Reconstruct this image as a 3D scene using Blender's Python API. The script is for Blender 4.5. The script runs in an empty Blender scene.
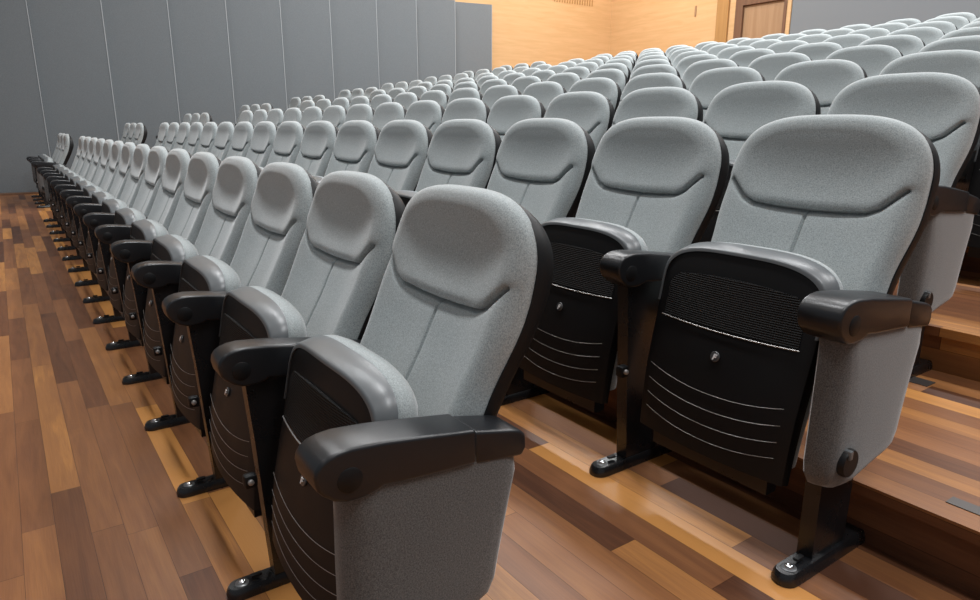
import bpy, bmesh, math, random
from mathutils import Vector, Matrix
random.seed(4)
PI = math.pi
C = bpy.context.scene.collection

# ------------------------------------------------------------------ measures
H, FOC, YAW, PITCH, ROLL = 1.1, 681.2, .6128, .2513, .0014
P, D, RI, ST, X0 = .5683, .9297, .1530, .2678, -1.2255
NROW = 10
XW, YB, ZC = -13.55, 13.4, 7.0           # left wall, back wall, ceiling height
XR, YF = 6.0, -5.0

# ------------------------------------------------------------------ materials
def mat(name, col, rough=.5, metal=0., spec=.5):
    m = bpy.data.materials.new(name); m.use_nodes = True
    b = m.node_tree.nodes['Principled BSDF']
    b.inputs['Base Color'].default_value = (*col, 1)
    b.inputs['Roughness'].default_value = rough
    b.inputs['Metallic'].default_value = metal
    b.inputs['Specular IOR Level'].default_value = spec
    return m, m.node_tree.nodes, m.node_tree.links, b

def math_node(N, L, op, a, b=None):
    n = N.new('ShaderNodeMath'); n.operation = op
    for i, v in enumerate((a, b)):
        if v is None: continue
        if isinstance(v, (int, float)): n.inputs[i].default_value = v
        else: L.new(v, n.inputs[i])
    return n.outputs[0]

def ramp(N, L, fac, stops):
    r = N.new('ShaderNodeValToRGB'); e = r.color_ramp.elements
    while len(e) < len(stops): e.new(.5)
    for k, (p, c) in enumerate(stops):
        e[k].position = p; e[k].color = (*c, 1)
    L.new(fac, r.inputs[0]); return r.outputs[0]

def fabric(name, c1, c2, scale=620, bump=.35):
    m, N, L, b = mat(name, c1, .92, spec=.15)
    tc = N.new('ShaderNodeTexCoord'); geo = tc.outputs['Object']
    n1 = N.new('ShaderNodeTexNoise'); n1.inputs['Scale'].default_value = scale; n1.inputs['Detail'].default_value = 1
    mp = N.new('ShaderNodeMapping'); mp.inputs['Scale'].default_value = (1, .5, .5); L.new(geo, mp.inputs[0]); L.new(mp.outputs[0], n1.inputs[0])
    n3 = N.new('ShaderNodeTexNoise'); n3.inputs['Scale'].default_value = scale; n3.inputs['Detail'].default_value = 1
    mp2 = N.new('ShaderNodeMapping'); mp2.inputs['Scale'].default_value = (.5, 1, 1); L.new(geo, mp2.inputs[0]); L.new(mp2.outputs[0], n3.inputs[0])
    f = math_node(N, L, 'ADD', n1.outputs[0], n3.outputs[0])
    f = math_node(N, L, 'MULTIPLY', f, .5)
    n2 = N.new('ShaderNodeTexNoise'); n2.inputs['Scale'].default_value = 7; n2.inputs['Detail'].default_value = 3
    L.new(geo, n2.inputs[0])
    g = math_node(N, L, 'ADD', math_node(N, L, 'MULTIPLY', n2.outputs[0], .06), math_node(N, L, 'MULTIPLY', f, .94))
    col = ramp(N, L, g, [(.34, c2), (.66, c1)])
    L.new(col, b.inputs['Base Color'])
    bp = N.new('ShaderNodeBump'); bp.inputs['Strength'].default_value = bump; bp.inputs['Distance'].default_value = .001
    L.new(f, bp.inputs['Height']); L.new(bp.outputs[0], b.inputs['Normal'])
    b.inputs['Sheen Weight'].default_value = .55
    b.inputs['Sheen Roughness'].default_value = .45
    return m

def plastic(name, col, rough, bump=.05, scale=500, spec=.5):
    m, N, L, b = mat(name, col, rough, spec=spec)
    tc = N.new('ShaderNodeTexCoord'); n = N.new('ShaderNodeTexNoise'); n.inputs['Scale'].default_value = scale
    L.new(tc.outputs['Object'], n.inputs[0])
    bp = N.new('ShaderNodeBump'); bp.inputs['Strength'].default_value = bump; bp.inputs['Distance'].default_value = .0006
    L.new(n.outputs[0], bp.inputs['Height']); L.new(bp.outputs[0], b.inputs['Normal'])
    n2 = N.new('ShaderNodeTexNoise'); n2.inputs['Scale'].default_value = 9; n2.inputs['Detail'].default_value = 4
    L.new(tc.outputs['Object'], n2.inputs[0])
    r = math_node(N, L, 'ADD', math_node(N, L, 'MULTIPLY', n2.outputs[0], .16), rough - .08)
    L.new(r, b.inputs['Roughness'])
    return m

FAB = fabric('seat_fabric', (.50, .545, .55), (.25, .28, .285))
PANEL_FAB = fabric('side_panel_fabric', (.165, .163, .16), (.06, .059, .058))
BLACK = plastic('black_plastic', (.007, .0072, .008), .5, spec=.3)
ARMP = plastic('armrest_plastic', (.013, .0142, .0165), .33, .12, 900, .5)
RIM = plastic('rim_plastic', (.13, .142, .15), .34, .05, 700, .6)
METAL = plastic('black_enamel', (.010, .0105, .012), .28, .02, 500, .6)
SILVER, *_ = mat('silver_trim', (.42, .41, .40), .45, .6)
LINE, *_ = mat('line_trim', (.34, .33, .32), .4, .6)
CHROME, *_ = mat('chrome_bolt', (.75, .76, .78), .18, 1.)
WHITE, *_ = mat('badge_white', (.85, .87, .88), .4)
GREYP, *_ = mat('badge_grey', (.16, .165, .17), .3, .6)

def mesh_material():
    m, N, L, b = mat('perforated_grille', (.012, .012, .013), .6, spec=.2)
    tc = N.new('ShaderNodeTexCoord'); sx = N.new('ShaderNodeSeparateXYZ'); L.new(tc.outputs['Object'], sx.inputs[0])
    s = 2 * PI / .0105
    a = math_node(N, L, 'SINE', math_node(N, L, 'MULTIPLY', math_node(N, L, 'ADD', sx.outputs[0], sx.outputs[2]), s))
    c = math_node(N, L, 'SINE', math_node(N, L, 'MULTIPLY', math_node(N, L, 'SUBTRACT', sx.outputs[0], sx.outputs[2]), s))
    f = math_node(N, L, 'MULTIPLY', a, c)
    col = ramp(N, L, f, [(.15, (.014, .014, .0145)), (.5, (.004, .004, .004))])
    L.new(col, b.inputs['Base Color'])
    bp = N.new('ShaderNodeBump'); bp.inputs['Strength'].default_value = 1; bp.inputs['Distance'].default_value = .003; bp.invert = True
    L.new(f, bp.inputs['Height']); L.new(bp.outputs[0], b.inputs['Normal'])
    return m
GRILLE = mesh_material()

def plank_material():
    m, N, L, b = mat('plank_floor', (.3, .15, .07), .36, spec=.3)
    geo = N.new('ShaderNodeNewGeometry'); sx = N.new('ShaderNodeSeparateXYZ'); L.new(geo.outputs['Position'], sx.inputs[0])
    X, Y, Z = sx.outputs
    W = .0795
    v = math_node(N, L, 'DIVIDE', math_node(N, L, 'ADD', math_node(N, L, 'ADD', Y, Z), 19.9775), W)
    row = math_node(N, L, 'FLOOR', v); fv = math_node(N, L, 'FRACT', v)
    wn = N.new('ShaderNodeTexWhiteNoise'); wn.noise_dimensions = '1D'; L.new(row, wn.inputs['W'])
    ln = math_node(N, L, 'ADD', math_node(N, L, 'MULTIPLY', wn.outputs[0], .6), .85)
    off = math_node(N, L, 'MULTIPLY', wn.outputs[0], 37.)
    u = math_node(N, L, 'ADD', math_node(N, L, 'DIVIDE', X, ln), off)
    iu = math_node(N, L, 'FLOOR', u); fu = math_node(N, L, 'FRACT', u)
    cb = N.new('ShaderNodeCombineXYZ'); L.new(row, cb.inputs[0]); L.new(iu, cb.inputs[1])
    w2 = N.new('ShaderNodeTexWhiteNoise'); w2.noise_dimensions = '2D'; L.new(cb.outputs[0], w2.inputs[0])
    # grain
    cb2 = N.new('ShaderNodeCombineXYZ')
    L.new(math_node(N, L, 'ADD', math_node(N, L, 'MULTIPLY', X, 2.2), math_node(N, L, 'MULTIPLY', w2.outputs[0], 31)), cb2.inputs[0])
    L.new(math_node(N, L, 'MULTIPLY', math_node(N, L, 'ADD', Y, Z), 26), cb2.inputs[1]); L.new(row, cb2.inputs[2])
    g = N.new('ShaderNodeTexNoise'); g.inputs['Scale'].default_value = 1; g.inputs['Detail'].default_value = 5; g.inputs['Distortion'].default_value = 1.2
    L.new(cb2.outputs[0], g.inputs[0])
    cb3 = N.new('ShaderNodeCombineXYZ')
    L.new(math_node(N, L, 'MULTIPLY', X, 9), cb3.inputs[0]); L.new(math_node(N, L, 'MULTIPLY', math_node(N, L, 'ADD', Y, Z), 260), cb3.inputs[1])
    g2 = N.new('ShaderNodeTexNoise'); g2.inputs['Scale'].default_value = 1; g2.inputs['Detail'].default_value = 3; L.new(cb3.outputs[0], g2.inputs[0])
    t = math_node(N, L, 'ADD', w2.outputs[0], math_node(N, L, 'MULTIPLY', math_node(N, L, 'SUBTRACT', g.outputs[0], .5), .55))
    t = math_node(N, L, 'ADD', t, math_node(N, L, 'MULTIPLY', math_node(N, L, 'SUBTRACT', g2.outputs[0], .5), .22))
    for course, bias in ((255, .42), (256, .38), (269, .38), (270, -.30), (271, .34), (268, .1), (274, .25)):   # boards of one colour laid along the rows
        c = N.new('ShaderNodeMath'); c.operation = 'COMPARE'; L.new(row, c.inputs[0]); c.inputs[1].default_value = course; c.inputs[2].default_value = .3
        t = math_node(N, L, 'ADD', t, math_node(N, L, 'MULTIPLY', c.outputs[0], bias))
    base = ramp(N, L, t, [(0., (.085, .034, .018)), (.22, (.15, .060, .028)), (.5, (.235, .098, .041)), (.78, (.345, .150, .053)), (1., (.54, .245, .070))])
    # joints
    e1 = math_node(N, L, 'MINIMUM', fv, math_node(N, L, 'SUBTRACT', 1., fv))
    e1 = math_node(N, L, 'GREATER_THAN', e1, .010)
    e2 = math_node(N, L, 'MINIMUM', fu, math_node(N, L, 'SUBTRACT', 1., fu))
    e2 = math_node(N, L, 'GREATER_THAN', e2, .0008)
    e = math_node(N, L, 'MULTIPLY', e1, e2)
    mx = N.new('ShaderNodeMix'); mx.data_type = 'RGBA'; mx.blend_type = 'MULTIPLY'; mx.inputs[0].default_value = 1
    L.new(base, mx.inputs[6])
    ec = ramp(N, L, e, [(0, (.42, .38, .36)), (1, (1, 1, 1))]); L.new(ec, mx.inputs[7])
    L.new(mx.outputs[2], b.inputs['Base Color'])
    n = N.new('ShaderNodeTexNoise'); n.inputs['Scale'].default_value = 3.5; n.inputs['Detail'].default_value = 4; L.new(geo.outputs['Position'], n.inputs[0])
    L.new(math_node(N, L, 'ADD', math_node(N, L, 'MULTIPLY', n.outputs[0], .18), .27), b.inputs['Roughness'])
    bp = N.new('ShaderNodeBump'); bp.inputs['Strength'].default_value = .25; bp.inputs['Distance'].default_value = .001
    L.new(math_node(N, L, 'ADD', g2.outputs[0], e), bp.inputs['Height']); L.new(bp.outputs[0], b.inputs['Normal'])
    return m
PLANK = plank_material()

def veneer(name, c1, c2, sc=(1.2, 1.2, 14), rough=.5):
    m, N, L, b = mat(name, c1, rough)
    geo = N.new('ShaderNodeNewGeometry'); mp = N.new('ShaderNodeMapping'); mp.inputs['Scale'].default_value = sc
    L.new(geo.outputs['Position'], mp.inputs[0])
    n = N.new('ShaderNodeTexNoise'); n.inputs['Scale'].default_value = 1.2; n.inputs['Detail'].default_value = 6; n.inputs['Distortion'].default_value = .6
    L.new(mp.outputs[0], n.inputs[0])
    L.new(ramp(N, L, n.outputs[0], [(.3, c2), (.7, c1)]), b.inputs['Base Color'])
    return m
VENEER = veneer('light_wood_veneer', (.66, .43, .225), (.58, .365, .175))
VENEER_D = veneer('pilaster_veneer', (.42, .235, .085), (.35, .19, .065), (14, 14, 1.2))
DOORW = veneer('door_wood', (.38, .24, .135), (.30, .18, .095), (10, 10, .8))
FRAMEW = veneer('door_frame_wood', (.19, .10, .055), (.13, .065, .038), (10, 10, .8))
WALLF = fabric('wall_fabric', (.195, .214, .226), (.155, .172, .183), 160, .15)
PAINT, *_ = mat('wall_paint', (.185, .207, .224), .8)
GAP_SHADE, *_ = mat('painted_gap_shade', (.06, .065, .07), .8)
EDGE, *_ = mat('painted_edge_glint', (.33, .355, .37), .6)
CEIL, *_ = mat('ceiling_paint', (.75, .75, .74), .9)
MARK, *_ = mat('marker_metal', (.10, .09, .085), .45, .5)

# ------------------------------------------------------------------ mesh helpers
def obj(name, bm, m, parent=None, smooth=True, bevel=0, seg=2, angle=35):
    me = bpy.data.meshes.new(name)
    if bevel:
        es = [e for e in bm.edges if e.is_manifold and e.calc_face_angle(0) > math.radians(angle)]
        bmesh.ops.bevel(bm, geom=es, offset=bevel, segments=seg, affect='EDGES', profile=.5, clamp_overlap=True)
    bmesh.ops.recalc_face_normals(bm, faces=bm.faces[:])
    if smooth:
        for f in bm.faces: f.smooth = True
        for e in bm.edges:
            if e.is_manifold and e.calc_face_angle(0) > math.radians(40): e.smooth = False
    bm.to_mesh(me); bm.free()
    me.materials.append(m)
    o = bpy.data.objects.new(name, me); C.objects.link(o)
    if parent: o.parent = parent
    return o

def box(bm, x0, x1, y0, y1, z0, z1):
    r = bmesh.ops.create_cube(bm, size=1)
    bmesh.ops.transform(bm, verts=r['verts'], matrix=Matrix.Translation(((x0+x1)/2, (y0+y1)/2, (z0+z1)/2)) @ Matrix.Diagonal((abs(x1-x0), abs(y1-y0), abs(z1-z0), 1)))

def prism_x(bm, prof, x0, x1):
    """closed (y,z) profile extruded along x"""
    a = [bm.verts.new((x0, y, z)) for y, z in prof]; b = [bm.verts.new((x1, y, z)) for y, z in prof]
    bm.faces.new(a); bm.faces.new(b[::-1]); n = len(prof)
    for i in range(n): bm.faces.new((a[i], b[i], b[(i+1) % n], a[(i+1) % n]))

def loft(bm, loops, cap=True):
    vs = [[bm.verts.new(p) for p in l] for l in loops]; n = len(loops[0])
    for a, b in zip(vs, vs[1:]):
        for i in range(n): bm.faces.new((a[i], a[(i+1) % n], b[(i+1) % n], b[i]))
    if cap: bm.faces.new(vs[0][::-1]); bm.faces.new(vs[-1])

def tube(bm, pts, r, seg=6):
    loops = []
    for i, p in enumerate(pts):
        p = Vector(p); a = Vector(pts[max(i-1, 0)]); b = Vector(pts[min(i+1, len(pts)-1)])
        t = (b-a).normalized(); u = t.cross(Vector((0, 1, .01))).normalized(); w = t.cross(u)
        loops.append([p + u*r*math.cos(2*PI*k/seg) + w*r*math.sin(2*PI*k/seg) for k in range(seg)])
    loft(bm, loops)

def disc(bm, centre, axis, r, h, seg=28, dome=0):
    """short cylinder along axis ('x','y','z') with an optional domed front"""
    loops = []; ax = 'xyz'.index(axis); o1, o2 = [(1, 2), (2, 0), (0, 1)][ax]
    st = [(0, 1.), (h, 1.)] + [(h + dome*math.sin(a), math.cos(a)) for a in (.4, .8, 1.15, 1.45)] if dome else [(0, 1.), (h*.75, 1.), (h, .93)]
    for off, s in st:
        l = []
        for k in range(seg):
            p = [0, 0, 0]; p[ax] = centre[ax] + off
            p[o1] = centre[o1] + r*s*math.cos(2*PI*k/seg); p[o2] = centre[o2] + r*s*math.sin(2*PI*k/seg); l.append(p)
        loops.append(l)
    loft(bm, loops)

def interp(pts, t):
    if t <= pts[0][0]: return pts[0][1]
    for i in range(len(pts)-1):
        a, b = pts[i], pts[i+1]
        if t <= b[0]:
            p0 = pts[i-1] if i else a; p3 = pts[i+2] if i+2 < len(pts) else b
            h = b[0]-a[0]; s = (t-a[0])/h
            m0 = (b[1]-p0[1])/(b[0]-p0[0])*h; m1 = (p3[1]-a[1])/(p3[0]-a[0])*h
            return (2*s**3-3*s*s+1)*a[1]+(s**3-2*s*s+s)*m0+(-2*s**3+3*s*s)*b[1]+(s**3-s*s)*m1
    return pts[-1][1]

def sstep(a, b, x):
    t = max(0, min(1, (x-a)/(b-a))); return t*t*(3-2*t)

# ------------------------------------------------------------------ chair geometry (local: x along row, y to the back, z up)
SEAM = [(.40, .592), (.50, .632), (.574, .668), (.68, .722), (.74, .750), (.79, .768), (.86, .783), (.95, .792), (1.0, .794)]
BW, ZC0, ZT, ZB, NN = .2575, .775, .974, .42, 3.1
def bwf(z): return 1 - .056*sstep(.74, .60, z)
def topz(u):
    return ZC0 + (ZT-ZC0) * max(0, 1-abs(u)**NN)**(1/NN)
GR = [(-.243, .815), (-.228, .803), (-.205, .780), (-.180, .757), (-.150, .744), (-.08, .738), (0, .736), (.08, .738), (.150, .744), (.180, .757), (.205, .780), (.228, .803), (.235, .812)]
def groove_z(x): return interp(GR, max(-.243, min(.235, x)))

def seg_d(x, z, pts):
    best = 9
    for (ax, az), (bx, bz) in zip(pts, pts[1:]):
        dx, dz = bx-ax, bz-az; t = max(0, min(1, ((x-ax)*dx+(z-az)*dz)/(dx*dx+dz*dz)))
        best = min(best, math.hypot(x-ax-t*dx, z-az-t*dz))
    return best
GF = [(x, z) for x, z in GR[1:-1]]

def cushion_mesh():
    bm = bmesh.new(); NU, NV = 112, 156; grid = []
    for j in range(NV+1):
        rowv = []
        for i in range(NU+1):
            t = -1 + 2*i/NU; u = .55*math.sin(t*PI/2)+.45*t; tz = topz(u)
            s = j/NV; s = s if s < .4 else s
            s = 1-(1-s)**1.12
            z = ZB + s*(tz-ZB); x = u*BW*bwf(z)
            # distance to outline
            q = (abs(u)**NN + (max(0, z-ZC0)/(ZT-ZC0))**NN)**(1/NN)
            e = (1-q)*BW
            e = min(e, (z-ZB)*1.5+.0)
            R = .050; k = min(1, max(0, e)/R); roll = math.sqrt(max(0, 1-(1-k)**2))
            thick = (.050 - .016*sstep(.73, .90, z))*roll
            gz = groove_z(x)
            head = sstep(gz-.007, gz+.007, z)
            dish = (.027 - .010*sstep(gz-.01, gz+.03, z) - .014*sstep(.77, .93, z))*math.exp(-(x/.185)**4)*sstep(.0, .06, e)
            dish *= 1 - .3*sstep(.66, .50, z)
            low = 0
            y = interp(SEAM, z) - thick + dish + low - .004*head*sstep(gz+.10, gz, z)*roll + .001*(1-head)
            d1 = abs(seg_d(x, z, GF)); y += .022*math.exp(-(d1/.0047)**2)
            if z < gz: y += .010*math.exp(-(x/.0040)**2)*sstep(.50, .56, z)
            # thin piping pull around the groove
            y += .003*math.exp(-(d1/.02)**2)
            rowv.append(bm.verts.new((x, y, z)))
        grid.append(rowv)
    for j in range(NV):
        for i in range(NU):
            a, b, c, d = grid[j][i], grid[j][i+1], grid[j+1][i+1], grid[j+1][i]
            bm.faces.new((a, b, c, d))
    # closed back
    rim = [grid[0][i] for i in range(NU+1)] + [grid[j][NU] for j in range(1, NV+1)] + [grid[NV][i] for i in range(NU-1, -1, -1)] + [grid[j][0] for j in range(NV-1, 0, -1)]
    back = [bm.verts.new((v.co.x, v.co.y+.012, v.co.z)) for v in rim]
    n = len(rim)
    for i in range(n): bm.faces.new((rim[i], back[i], back[(i+1) % n], rim[(i+1) % n]))
    bmesh.ops.remove_doubles(bm, verts=bm.verts, dist=.00002)
    return bm

BACKP = [(.36, .618), (.46, .660), (.56, .716), (.70, .790), (.80, .832), (.86, .840), (.91, .833), (.95, .818), (.98, .808)]
def outline(scale_x, z0, grow, n=56):
    pts = []
    W = BW*scale_x + grow; top = ZT + grow
    top = ZT + min(grow, 0)*.6 - .004
    W1 = BW*.944 + grow
    pts.append((-W1, z0))
    for z in (.5, .6, .63, .67, .70, .74): pts.append((-BW*bwf(z)-grow, z))
    for k in range(n+1):
        a = PI - PI*k/n; ca, sa = math.cos(a), math.sin(a)
        u = math.copysign(abs(ca)**(2/NN), ca); w = abs(sa)**(2/NN)
        pts.append((u*W, ZC0 + (top-ZC0)*w))
    for z in (.74, .70, .67, .63, .6, .5): pts.append((BW*bwf(z)+grow, z))
    pts.append((W1, z0))
    return pts
def shell_mesh():
    bm = bmesh.new(); loops = []
    for grow, f in ((-.006, -.004), (.003, .0), (.0045, .25), (.003, .6), (-.004, .9), (-.016, 1.0)):
        l = []
        for x, z in outline(1., .40, grow):
            y0 = interp(SEAM, z)+.010; y1 = max(y0+.012, interp(BACKP, z)); l.append((x, y0+(y1-y0)*f, z))
        loops.append(l)
    loft(bm, loops, cap=False)
    # back skin: rings shrinking to the middle line
    last = outline(1., .40, -.016)
    prev = [bm.verts.new((x, max(interp(SEAM, z)+.022, interp(BACKP, z)), z)) for x, z in last]
    for s in (.8, .6, .4, .2, .02):
        cur = [bm.verts.new((x*s, max(interp(SEAM, z)+.022, interp(BACKP, z)) + .012*(1-s), z)) for x, z in last]
        for i in range(len(cur)-1): bm.faces.new((prev[i], prev[i+1], cur[i+1], cur[i]))
        prev = cur
    for i in range(len(prev)//2):
        a, b, c, d = prev[i], prev[i+1], prev[-2-i], prev[-1-i]
        if len({a, b, c, d}) == 4: bm.faces.new((a, b, c, d))
    bmesh.ops.remove_doubles(bm, verts=bm.verts, dist=.0006)
    return bm

# folded seat pan: arch outline in (x, z)
def arch(W, zb, zt, crown=.018, rc=.115, n=14, Wb=None):
    Wb = Wb or W
    zs = zt - .105; m = 3.1; pts = [(-Wb, zb)]
    for k in range(1, 6): pts.append((-Wb+(Wb-W)*k/5, zb+(zs-zb)*k/5))
    N2 = 2*n+14
    for k in range(1, N2):
        a = PI - PI*k/N2; ca, sa = math.cos(a), math.sin(a)
        pts.append((W*math.copysign(abs(ca)**(2/m), ca), zs + (zt-zs)*abs(sa)**(2/m)))
    for k in range(5, -1, -1): pts.append((Wb-(Wb-W)*k/5, zb+(zs-zb)*k/5))
    return pts
def face_y(z, x=0):
    return interp([(.13, .366), (.20, .370), (.30, .380), (.40, .401), (.50, .425), (.60, .446), (.67, .463)], z) + .017*(x/.2)**2 + .004
PB = [(.1, .40), (.30, .43), (.50, .478), (.60, .500), (.66, .512), (.70, .520)]
def pan_shell_mesh():
    bm = bmesh.new(); loops = []
    for dz, f, dy in ((-.006, 0, 0), (-.001, 0, .002), (.0, 0, .006), (.003, 1, .5), (.004, 1, 1.), (-.02, 1, 1.)):
        l = []
        for x, z in arch(.222+dz, .165, .655+dz, Wb=.212+dz):
            yf = face_y(z, x); yb = interp(PB, z)
            l.append((x, yf+dy if not f else yf + (yb-yf)*dy, z))
        loops.append(l)
    loft(bm, loops, cap=False)
    a = [(x, face_y(z, x), z) for x, z in arch(.216, .165, .649, Wb=.206)]
    n = len(a); half = n//2
    prev = None
    for i in range(half):
        l, r = a[i], a[n-1-i]
        cur = [bm.verts.new((l[0]+(r[0]-l[0])*k/14, face_y(l[2], l[0]+(r[0]-l[0])*k/14), l[2])) for k in range(15)]
        if prev:
            for k in range(14): bm.faces.new((prev[k], prev[k+1], cur[k+1], cur[k]))
        prev = cur
    bmesh.ops.remove_doubles(bm, verts=bm.verts, dist=.0008)
    return bm
def rim_mesh():
    bm = bmesh.new(); loops = []
    for dz, f in ((-.008, -.04), (-.0025, -.05), (-.0005, -.035), (.0015, .02), (.006, .5), (.0095, .95), (.009, 1.0), (-.004, 1.0)):
        l = []
        for x, z in arch(.2225+dz*.8, .50, .656+dz, rc=.115):
            yf = face_y(z, x)-.002; yb = interp(PB, z)+.006
            l.append((x, yf+(yb-yf)*f, z))
        loops.append(l)
    vs = [[bm.verts.new(p) for p in l] for l in loops]; n = len(loops[0])
    vs.append(vs[0])
    for a, b in zip(vs, vs[1:]):
        for i in range(n-1): bm.faces.new((a[i], a[i+1], b[i+1], b[i]))
    bm.faces.new([v[0] for v in vs[:-1]]); bm.faces.new([v[-1] for v in vs[:-1]])
    return bm
def pan_cushion_mesh():
    bm = bmesh.new(); loops = []
    for dz, dw, f in ((.0, -.006, 0), (.005, -.003, .04), (.008, .0, .2), (.006, .0, .4), (-.002, -.006, .64), (-.018, -.02, .86), (-.045, -.045, 1.0)):
        l = []
        for x, z in arch(.222+dw, .20, .657+dz, rc=.10, Wb=.212+dw):
            y0 = interp(PB, z)
            y1 = y0 + .077 - .02*sstep(.5, .2, z)
            l.append((x, y0+(y1-y0)*f, z))
        loops.append(l)
    loft(bm, loops, cap=True)
    return bm

def grille_mesh():
    bm = bmesh.new(); prev = None
    for j in range(9):
        z = .474 + .108*j/8; w = .188 - (0 if j < 7 else .010*(j-6)**1.5)
        cur = [bm.verts.new((-w+2*w*k/16, face_y(z, -w+2*w*k/16)-.0035, z + (.012*(1-((-w+2*w*k/16)/w)**2) if j > 4 else 0)*(j-4)/4)) for k in range(17)]
        if prev:
            for k in range(16): bm.faces.new((prev[k], prev[k+1], cur[k+1], cur[k]))
        prev = cur
    r = bmesh.ops.extrude_face_region(bm, geom=bm.faces[:])
    bmesh.ops.translate(bm, vec=(0, .012, 0), verts=[v for v in r['geom'] if isinstance(v, bmesh.types.BMVert)])
    return bm

def arm_profile():
    # side view (y, z), nose at the front, gentle fall to the rear
    top = [(.2985, .578), (.2965, .590), (.299, .602), (.306, .612), (.318, .619), (.335, .6235), (.36, .6255), (.42, .621), (.50, .610), (.60, .594)]
    under = [(.60, .531), (.52, .536), (.45, .541), (.418, .545), (.406, .540), (.390, .5365), (.368, .535), (.346, .5365), (.327, .544), (.309, .558), (.301, .568)]
    return top + under
def arm_mesh(xa=-.040, xb=.040, back=.014):
    bm = bmesh.new(); prof = [(y+back*sstep(.50, .30, y), z) for y, z in arm_profile()]
    q = []
    for i in range(len(prof)):                       # refine the outline for a round nose
        q.append(prof[i])
    prism_x(bm, q, xa, xb)
    return bm
def arm_rear_mesh(xa=-.034, xb=.034):
    bm = bmesh.new()
    prof = [(.597, .585), (.60, .5905), (.68, .572), (.698, .566), (.710, .555), (.711, .528), (.702, .515), (.66, .520), (.60, .527)]
    prism_x(bm, prof, xa, xb)
    return bm

def foot_mesh():
    bm = bmesh.new(); loops = []
    def stad(hw, y0, y1, n=10):
        l = []
        for k in range(n+1):
            a = PI + PI*k/n; l.append((hw*math.cos(a), y0+hw + hw*math.sin(a)))
        for k in range(n+1):
            a = PI*k/n; l.append((hw*math.cos(a), y1-hw*.5 + hw*.5*math.sin(a)))
        return l
    for hw, ya, yb, z in ((.0285, .292, .618, 0), (.0285, .292, .618, .010), (.025, .296, .614, .022), (.0215, .300, .610, .027)):
        loops.append([(x, y, z + (.024*sstep(.31, .44, y) if z > .015 else .010*sstep(.31, .44, y) if z > .005 else 0)*(1-sstep(.52, .62, y))) for x, y in stad(hw, ya, yb)])
    loft(bm, loops)
    return bm

BADGE_TXT = None
def letter_mesh():
    cu = bpy.data.curves.new('letter', 'FONT'); cu.body = 'F'; cu.size = .019; cu.extrude = .0006; cu.offset = .0009; cu.align_x = 'CENTER'; cu.align_y = 'CENTER'; cu.shear = .25
    o = bpy.data.objects.new('letter_tmp', cu); C.objects.link(o)
    dg = bpy.context.evaluated_depsgraph_get(); me = bpy.data.meshes.new_from_object(o.evaluated_get(dg))
    bpy.data.objects.remove(o); bpy.data.curves.remove(cu)
    me.transform(Matrix.Rotation(math.radians(90-13), 4, 'X'))
    me.transform(Matrix.Translation((0, face_y(.409)-.0075, .409)))
    me.materials.clear(); me.materials.append(WHITE)
    me.name = 'letter'
    return me

def cx_shift(bm, x):
    bmesh.ops.translate(bm, vec=(x, 0, 0), verts=bm.verts); return bm

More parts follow.
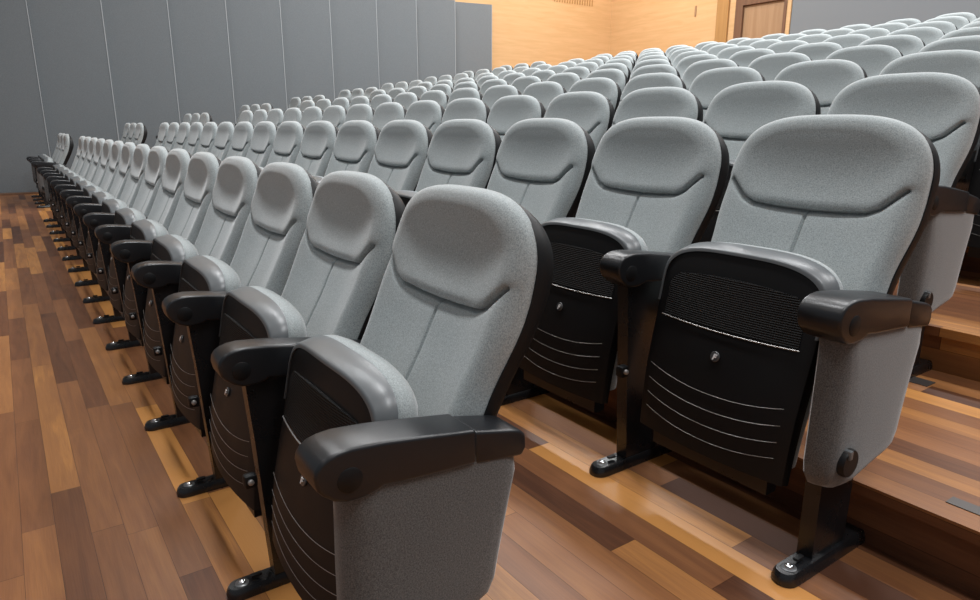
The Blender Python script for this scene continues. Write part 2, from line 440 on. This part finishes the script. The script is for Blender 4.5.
HP = P/2
def support(root, sx, side='middle'):
    """floor stand, armrest; sx = -1 / +1 side of the chair"""
    x = sx*HP
    bm = bmesh.new()
    if side == 'middle':
        prism_x(bm, [(.405, .025), (.395, .20), (.385, .40), (.375, .545), (.60, .545), (.60, .40), (.52, .20), (.525, .025)], x-.019, x+.019)
    else:
        x2 = x-sx*.004
        prism_x(bm, [(.395, .025), (.395, .20), (.395, .40), (.40, .50), (.60, .50), (.60, .40), (.53, .20), (.525, .025)], x2-.018, x2+.018)
    obj('leg', bm, METAL, root, bevel=.006)
    f = obj('foot', cx_shift(foot_mesh(), x), METAL, root, bevel=0)
    b = bmesh.new(); disc(b, (x, .330, .026), 'z', .016, .003); obj('bolt_recess', b, GREYP, f)
    b = bmesh.new(); disc(b, (x, .330, .028), 'z', .0098, .003, 16, .005); obj('bolt', b, CHROME, f)
    b = bmesh.new(); box(b, x-.006, x+.006, .352, .378, .0335, .0405); obj('slot', b, BLACK, f, bevel=.002)
    if side == 'middle': A1, A2 = (-.036, .038, .022), (-.034, .034)
    elif sx > 0: A1, A2 = (-.040, .050), (-.036, .047)
    else: A1, A2 = (-.050, .040), (-.047, .036)
    a = obj('armrest', cx_shift(arm_mesh(*A1), x), ARMP, root, bevel=.0065, seg=4, angle=60)
    obj('armrest_rear', cx_shift(arm_rear_mesh(*A2), x), ARMP, a, bevel=.009, seg=3)
    b = bmesh.new(); disc(b, (x+A1[1]-.003, .366, .574), 'x', .021, .0045); obj('end_cap', b, BLACK, a)
    if side == 'middle':
        b = bmesh.new(); box(b, x+.012, x+.038, .350, .380, .286, .318)
        h = obj('hinge', b, BLACK, root, bevel=.006)
        b = bmesh.new(); disc(b, (x+.038, .363, .304), 'x', .007, .005, 14, .003); obj('hinge_pin', b, SILVER, h)
    else:
        b = bmesh.new()
        prof = [(.360, .545), (.356, .40), (.354, .268), (.360, .238), (.378, .212), (.412, .197), (.46, .197), (.612, .230), (.640, .243), (.655, .270), (.701, .49), (.694, .545)]
        xin, sg = x - sx*.016, sx
        xa, xb = (xin, xin+.060) if sx > 0 else (xin-.060, xin)
        n0 = len(prof); fine = []
        for i in range(n0):                          # round the corners of the outline
            p, q, w = prof[i-1], prof[i], prof[(i+1) % n0]
            for t in (.0, .25, .5, .75):
                fine.append((q[0]+(w[0]-q[0])*t, q[1]+(w[1]-q[1])*t))
        cy, cz = .505, .375
        loops = []
        for off, ins in ((0, .008), (.002, .003), (.007, .0), (.020, .0), (.032, .001), (.043, .004), (.050, .008), (.0555, .014), (.059, .024), (.0605, .045), (.061, .09), (.061, .14)):
            l = []
            for y, z in fine:
                d = math.hypot(y-cy, z-cz); ins_ = ins*(1+1.1*sstep(.46, .37, y)); k = max(0, 1-ins_/d) if z < .53 else max(0, 1-ins_/d*(abs(y-cy)/d))
                l.append((xin+sg*off, cy+(y-cy)*k, (cz+(z-cz)*k) if z < .53 else z))
            loops.append(l)
        loft(b, loops)
        sp = obj('side_panel', b, PANEL_FAB, root)
        sp['label'] = 'grey fabric end panel'
        b = bmesh.new(); xo = xb if sx > 0 else xa-.012
        disc(b, (xo-(.003 if sx > 0 else -.003), .420, .268), 'x', .031, .014, 30)
        k = obj('panel_knob', b, BLACK, sp)
        b = bmesh.new(); box(b, xo-.001, xo+.013+.002, .405, .417, .280, .2995) if sx > 0 else box(b, xo-.002, xo+.012, .405, .417, .280, .2995)
        obj('knob_tab', b, RIM, k, bevel=.002)

def make_seat(kind):
    root = bpy.data.objects.new('auditorium_seat', None); C.objects.link(root)
    root.empty_display_size = .1
    bk = obj('backrest', cushion_mesh(), FAB, root); bk['label'] = 'grey fabric backrest cushion'
    obj('back_shell', shell_mesh(), BLACK, root)
    sc = obj('seat_cushion', pan_cushion_mesh(), FAB, root, bevel=0); sc['label'] = 'grey fabric seat cushion, folded up'
    sh = obj('seat_shell', pan_shell_mesh(), BLACK, root)
    obj('rim', rim_mesh(), RIM, sh)['label'] = 'smooth dark grey rim'
    obj('grille', grille_mesh(), GRILLE, sh, smooth=False)
    b = bmesh.new(); tube(b, [(x, face_y(.470, x)-.0055, .470-.003*(1-(x/.192)**2)) for x in [-.192+.384*k/12 for k in range(13)]], .0017)
    obj('trim_bar', b, SILVER, sh)['label'] = 'thin silver bar'
    for z, w in ((.342, .191), (.303, .190), (.264, .189), (.226, .187)):
        b = bmesh.new()
        tube(b, [(x, face_y(z-.02, x)-.0028, z-.024*(1-(abs(x)/w)**2.2)) for x in [-w+2*w*k/20 for k in range(21)]], .0006)
        obj('accent_line', b, LINE, sh)['label'] = 'thin curved silver line'
    b = bmesh.new(); disc(b, (0, 0, 0), 'z', .0125, .004, 28)
    bmesh.ops.transform(b, verts=b.verts, matrix=Matrix.Translation((0, face_y(.409)-.001, .409)) @ Matrix.Rotation(math.radians(90-13), 4, 'X'))
    bd = obj('badge', b, GREYP, sh)
    global BADGE_TXT
    if BADGE_TXT is None: BADGE_TXT = letter_mesh()
    lt = bpy.data.objects.new('letter', BADGE_TXT); C.objects.link(lt)
    # thing > part > sub-part: the badge and its letter are both sub-parts of the shell
    lt.parent = sh; lt['label'] = 'white letter F'
    # neck under the pan
    b = bmesh.new()
    prism_x(b, [(.402, .120), (.402, .20), (.43, .22), (.455, .20), (.44, .120)], -.17, .17)
    obj('tip_bar', b, METAL, root, bevel=.01)
    if kind == 'right':
        support(root, -1); support(root, 1, 'end')
    elif kind == 'left':
        support(root, -1, 'end')
    else:
        support(root, -1)
    return root

protos = {k: make_seat(k) for k in ('middle', 'right', 'left')}
# the look-alike parts of the three kinds share their meshes
for k in ('right', 'left'):
    for name in ('backrest', 'back_shell', 'seat_cushion', 'seat_shell'):
        src = next(c for c in protos['middle'].children if c.name.split('.')[0] == name)
        dst = next(c for c in protos[k].children if c.name.split('.')[0] == name)
        dst.data = src.data

used = {}
def clean(n): return n.split('.')[0]
def copy_tree(o, parent=None):
    c = o.copy(); C.objects.link(c); c.parent = parent
    for ch in list(o.children): copy_tree(ch, c)
    return c
def place(kind, x, y, z, label, group, cat='seat'):
    if kind not in used: o = protos[kind]; used[kind] = True
    else: o = copy_tree(protos[kind])
    o.location = (x, y, z); o['label'] = label; o['category'] = cat; o['group'] = group
    return o

def px(x, y, z):
    u = -x; f = u*math.cos(YAW)+y*math.sin(YAW); r = -u*math.sin(YAW)+y*math.cos(YAW); d = H-z
    c, s = math.cos(PITCH), math.sin(PITCH); return 490+FOC*r/(f*c+d*s)

ORD = ['', 'first', 'second', 'third', 'fourth', 'fifth', 'sixth', 'seventh', 'eighth', 'ninth', 'tenth', 'eleventh', 'twelfth', 'thirteenth', 'fourteenth', 'fifteenth', 'sixteenth']
def rowname(n):
    return 'front row' if n == 1 else 'back row' if n == NROW else ORD[n] + ' row'
for n in range(1, NROW+1):
    odd = n % 2; last = 14 if odd else 15
    y, z = (n-1)*D, (n-1)*RI
    for k in range(last, -1, -1):
        x = X0 + (0 if odd else ST) - P*k
        if px(x-.3, y+.8, z+.8) > 1120: continue
        kind = 'right' if k == 0 else 'left' if k == last else 'middle'
        left = last-k+1
        if n == 1 and k == 0: lab = 'nearest grey folding seat, front row, at its right-hand end with fabric side panel'
        elif n == 2 and k == 0: lab = 'large grey folding seat at the right end of the second row, beside the step'
        elif n == 3 and k == 0: lab = 'grey seat at the right end of the third row, on the first step'
        elif k == last: lab = 'grey folding seat ending the %s beside the far left aisle' % rowname(n)
        elif n <= 3: lab = 'grey folding seat in the %s, %s from its right end' % (rowname(n), ORD[k+1])
        else: lab = 'grey folding seat in the %s, %s from the left aisle' % (rowname(n), ORD[left])
        place(kind, x, y, z, lab, 'folding seats in the main block')
    x0 = -11.40 if odd else -11.33
    for k in range(3):
        kind = ('right', 'middle', 'left')[k]
        lab = 'grey folding seat by the left wall, %s, %s' % (rowname(n), ('on the aisle side', 'middle of the three', 'closest to the wall')[k])
        place(kind, x0-P*k, y, z, lab, 'folding seats along the left wall')

# ------------------------------------------------------------------ the setting
def struct(name, bm, m, bevel=0):
    o = obj(name, bm, m, smooth=False, bevel=bevel); o['kind'] = 'structure'; return o
# stepped wooden floor
prof = [(YF, 0.)]
for n in range(2, NROW+1):
    yr = (n-1)*D-.33
    prof += [(yr, (n-2)*RI), (yr, (n-1)*RI-.030), (yr-.022, (n-1)*RI-.030), (yr-.022, (n-1)*RI)]
prof += [(YB+.2, (NROW-1)*RI), (YB+.2, -.3), (YF, -.3)]
bm = bmesh.new(); prism_x(bm, prof, XW-.3, XR); struct('floor', bm, PLANK)
bm = bmesh.new(); box(bm, XW-.45, XW-.09, YF, YB+.2, -.3, ZC); struct('wall_left', bm, VENEER)
bm = bmesh.new(); box(bm, XW-.10, XW-.085, YF, 9.49, 0, 3.70); struct('wall_left_gap_shade', bm, GAP_SHADE)  # dark sheet added behind the panels, painting the shade in their gaps
bm = bmesh.new(); box(bm, XW-.09, -8.50, YB, YB+.25, 0, ZC)
struct('wall_back', bm, VENEER)
bm = bmesh.new(); box(bm, -8.50, XR, YB-.06, YB+.25, 0, ZC)
struct('wall_back_right', bm, PAINT)
zb = (NROW-1)*RI
# pilaster and door
bm = bmesh.new(); box(bm, -10.32, -10.02, YB-.05, YB+.01, zb, ZC); struct('trim_1', bm, VENEER_D)
bm = bmesh.new(); box(bm, -9.80, -9.62, YB-.10, YB+.02, zb, 3.72); box(bm, -8.66, -8.60, YB-.10, YB+.02, zb, 3.72); box(bm, -9.619, -8.661, YB-.10, YB+.02, 3.56, 3.72)
struct('door_1', bm, FRAMEW)
dr = bpy.data.objects['door_1']
bm = bmesh.new(); box(bm, -9.615, -8.665, YB-.045, YB-.005, zb, 3.555); obj('door_leaf', bm, DOORW, dr, smooth=False)
bm = bmesh.new(); box(bm, -8.60, -8.51, YB-.08, YB+.02, zb, ZC); struct('trim_2', bm, VENEER)
# ventilation grille of narrow slots high on the wooden left wall
gr = bpy.data.objects.new('vent_grille', None); C.objects.link(gr); gr.location = (XW-.09, 12.1, 4.1)
gr['label'] = 'slotted ventilation grille high on the light wood wall'; gr['category'] = 'vent'
for k in range(16):
    bm = bmesh.new(); y = -.62+1.24*k/15; box(bm, -.004, .012, y-.014, y+.014, -.10, .12); obj('slat', bm, VENEER_D, gr, smooth=False)
# thin access cover on the back wall
bm = bmesh.new(); box(bm, -.02, .02, -.012, .012, -.11, .11); o = obj('wall_fitting', bm, DOORW, smooth=False, bevel=.004)
o.location = (-10.93, YB-.012, 3.62); o['label'] = 'small dark fitting on the light wood back wall'; o['category'] = 'fitting'
# acoustic panels, saw-tooth along the left wall
edges = [-5.0+.98*i for i in range(4)]
meas = [.66, 1.69, 2.70, 3.67, 4.66, 5.64, 6.64, 7.56, 8.52, 9.50]
e = meas[0]
lower = []
while e > -4.5: lower.append(e); e -= .98
ed = sorted(lower[1:]) + meas
for i in range(len(ed)-1):
    a, b = ed[i], ed[i+1]
    bm = bmesh.new()
    pts = [(XW-.083, a+.015), (XW-.07, a+.015), (XW+.10, b-.012), (XW+.10, b), (XW-.083, b)]
    lo = [bm.verts.new((x, y, .03)) for x, y in pts]; hi = [bm.verts.new((x, y, 3.72)) for x, y in pts]
    bm.faces.new(lo); bm.faces.new(hi[::-1]); n = len(pts)
    for q in range(n): bm.faces.new((lo[q], hi[q], hi[(q+1) % n], lo[(q+1) % n]))
    o = obj('acoustic_panel', bm, WALLF, smooth=False, bevel=.011, seg=3)
    b2 = bmesh.new(); box(b2, XW+.085, XW+.106, b-.013, b+.002, .03, 3.72); obj('edge_glint_strip', b2, EDGE, o, smooth=False, bevel=.002)['label'] = 'thin pale strip painted as an edge highlight'  # pale strip stands in for light caught on the panel's bevelled edge
    j = len(ed)-1-i
    o['label'] = ('tall grey fabric wall panel adjoining the light wood wall' if j == 1 else 'tall grey fabric wall panel, %s to the left of the light wood wall' % ORD[j])
    o['category'] = 'wall panel'; o['group'] = 'grey fabric panels on the left wall'
bm = bmesh.new(); box(bm, XW-.09, XW+.12, YF, .59, 0, .028); struct('baseboard_left', bm, FRAMEW)
# aisle markers on the treads
def marker(x0, x1, y0, y1, z, lab):
    bm = bmesh.new(); box(bm, -(x1-x0)/2, (x1-x0)/2, -(y1-y0)/2, (y1-y0)/2, 0, .002); o = obj('step_marker', bm, MARK, smooth=False)
    o.location = ((x0+x1)/2, (y0+y1)/2, z); o['label'] = lab; o['category'] = 'marker'
marker(-.515, -.40, 1.575, 1.612, 2*RI, 'small grey metal strip near the edge of the first step')
marker(-.93, -.85, 2.275, 2.335, 2*RI, 'small dark square plate on the first step beneath the end seat')
bm = bmesh.new(); box(bm, XW-.45, XR, YF, YB+.25, ZC, ZC+.1); struct('ceiling', bm, CEIL)

# ------------------------------------------------------------------ lights: rows of ceiling lamps
def area(name, loc, sx, sy, e, col=(1, .985, .96), tgt=None):
    l = bpy.data.lights.new(name, 'AREA'); l.shape = 'RECTANGLE'; l.size = sx; l.size_y = sy; l.energy = e; l.color = col
    o = bpy.data.objects.new(name, l); C.objects.link(o); o.location = loc
    if tgt: o.rotation_euler = (Vector(tgt)-Vector(loc)).to_track_quat('-Z', 'Y').to_euler()
    return o
for x in (-10.5, -7, -3, 1.5):
    for y, e in ((-2.5, 18), (1.5, 118), (5.5, 130), (9.5, 160)):
        area('ceiling_lamp', (x, y, ZC-.06), 2.4, .5, e*(.35 if x < -8 and y < 3 else .8 if x < -6 and y < 3 else 1.15 if x < -8 else 1), (.975, .99, 1))
# warm wash on the wooden back corner
area('warm_lamp', (-10.8, 11.2, ZC-.4), 2.5, .4, 75, (1, .90, .76), (-12.4, 13.4, 3.2))

w = bpy.data.worlds.new('World'); bpy.context.scene.world = w; w.use_nodes = True
bg = w.node_tree.nodes['Background']; bg.inputs[0].default_value = (.86, .93, 1, 1); bg.inputs[1].default_value = .16

# ------------------------------------------------------------------ camera
cam = bpy.data.cameras.new('camera'); co = bpy.data.objects.new('camera', cam); C.objects.link(co)
cam.sensor_width = 36; cam.sensor_fit = 'HORIZONTAL'; cam.lens = FOC/980*36; cam.clip_start = .01; cam.clip_end = 200
fw = Vector((-math.cos(YAW)*math.cos(PITCH), math.sin(YAW)*math.cos(PITCH), -math.sin(PITCH)))
right = Vector((math.sin(YAW), math.cos(YAW), 0)); up = right.cross(fw)
# small roll
c, s = math.cos(ROLL), math.sin(ROLL); r2 = right*c + up*s; u2 = up*c - right*s
M = Matrix((r2, u2, -fw)).transposed().to_4x4(); M.translation = (0, 0, H); co.matrix_world = M
sc = bpy.context.scene; sc.camera = co
sc.view_settings.view_transform = 'Standard'; sc.view_settings.look = 'None'; sc.view_settings.gamma = 1
sc.view_settings.use_curve_mapping = False; sc.view_settings.exposure = 0.48
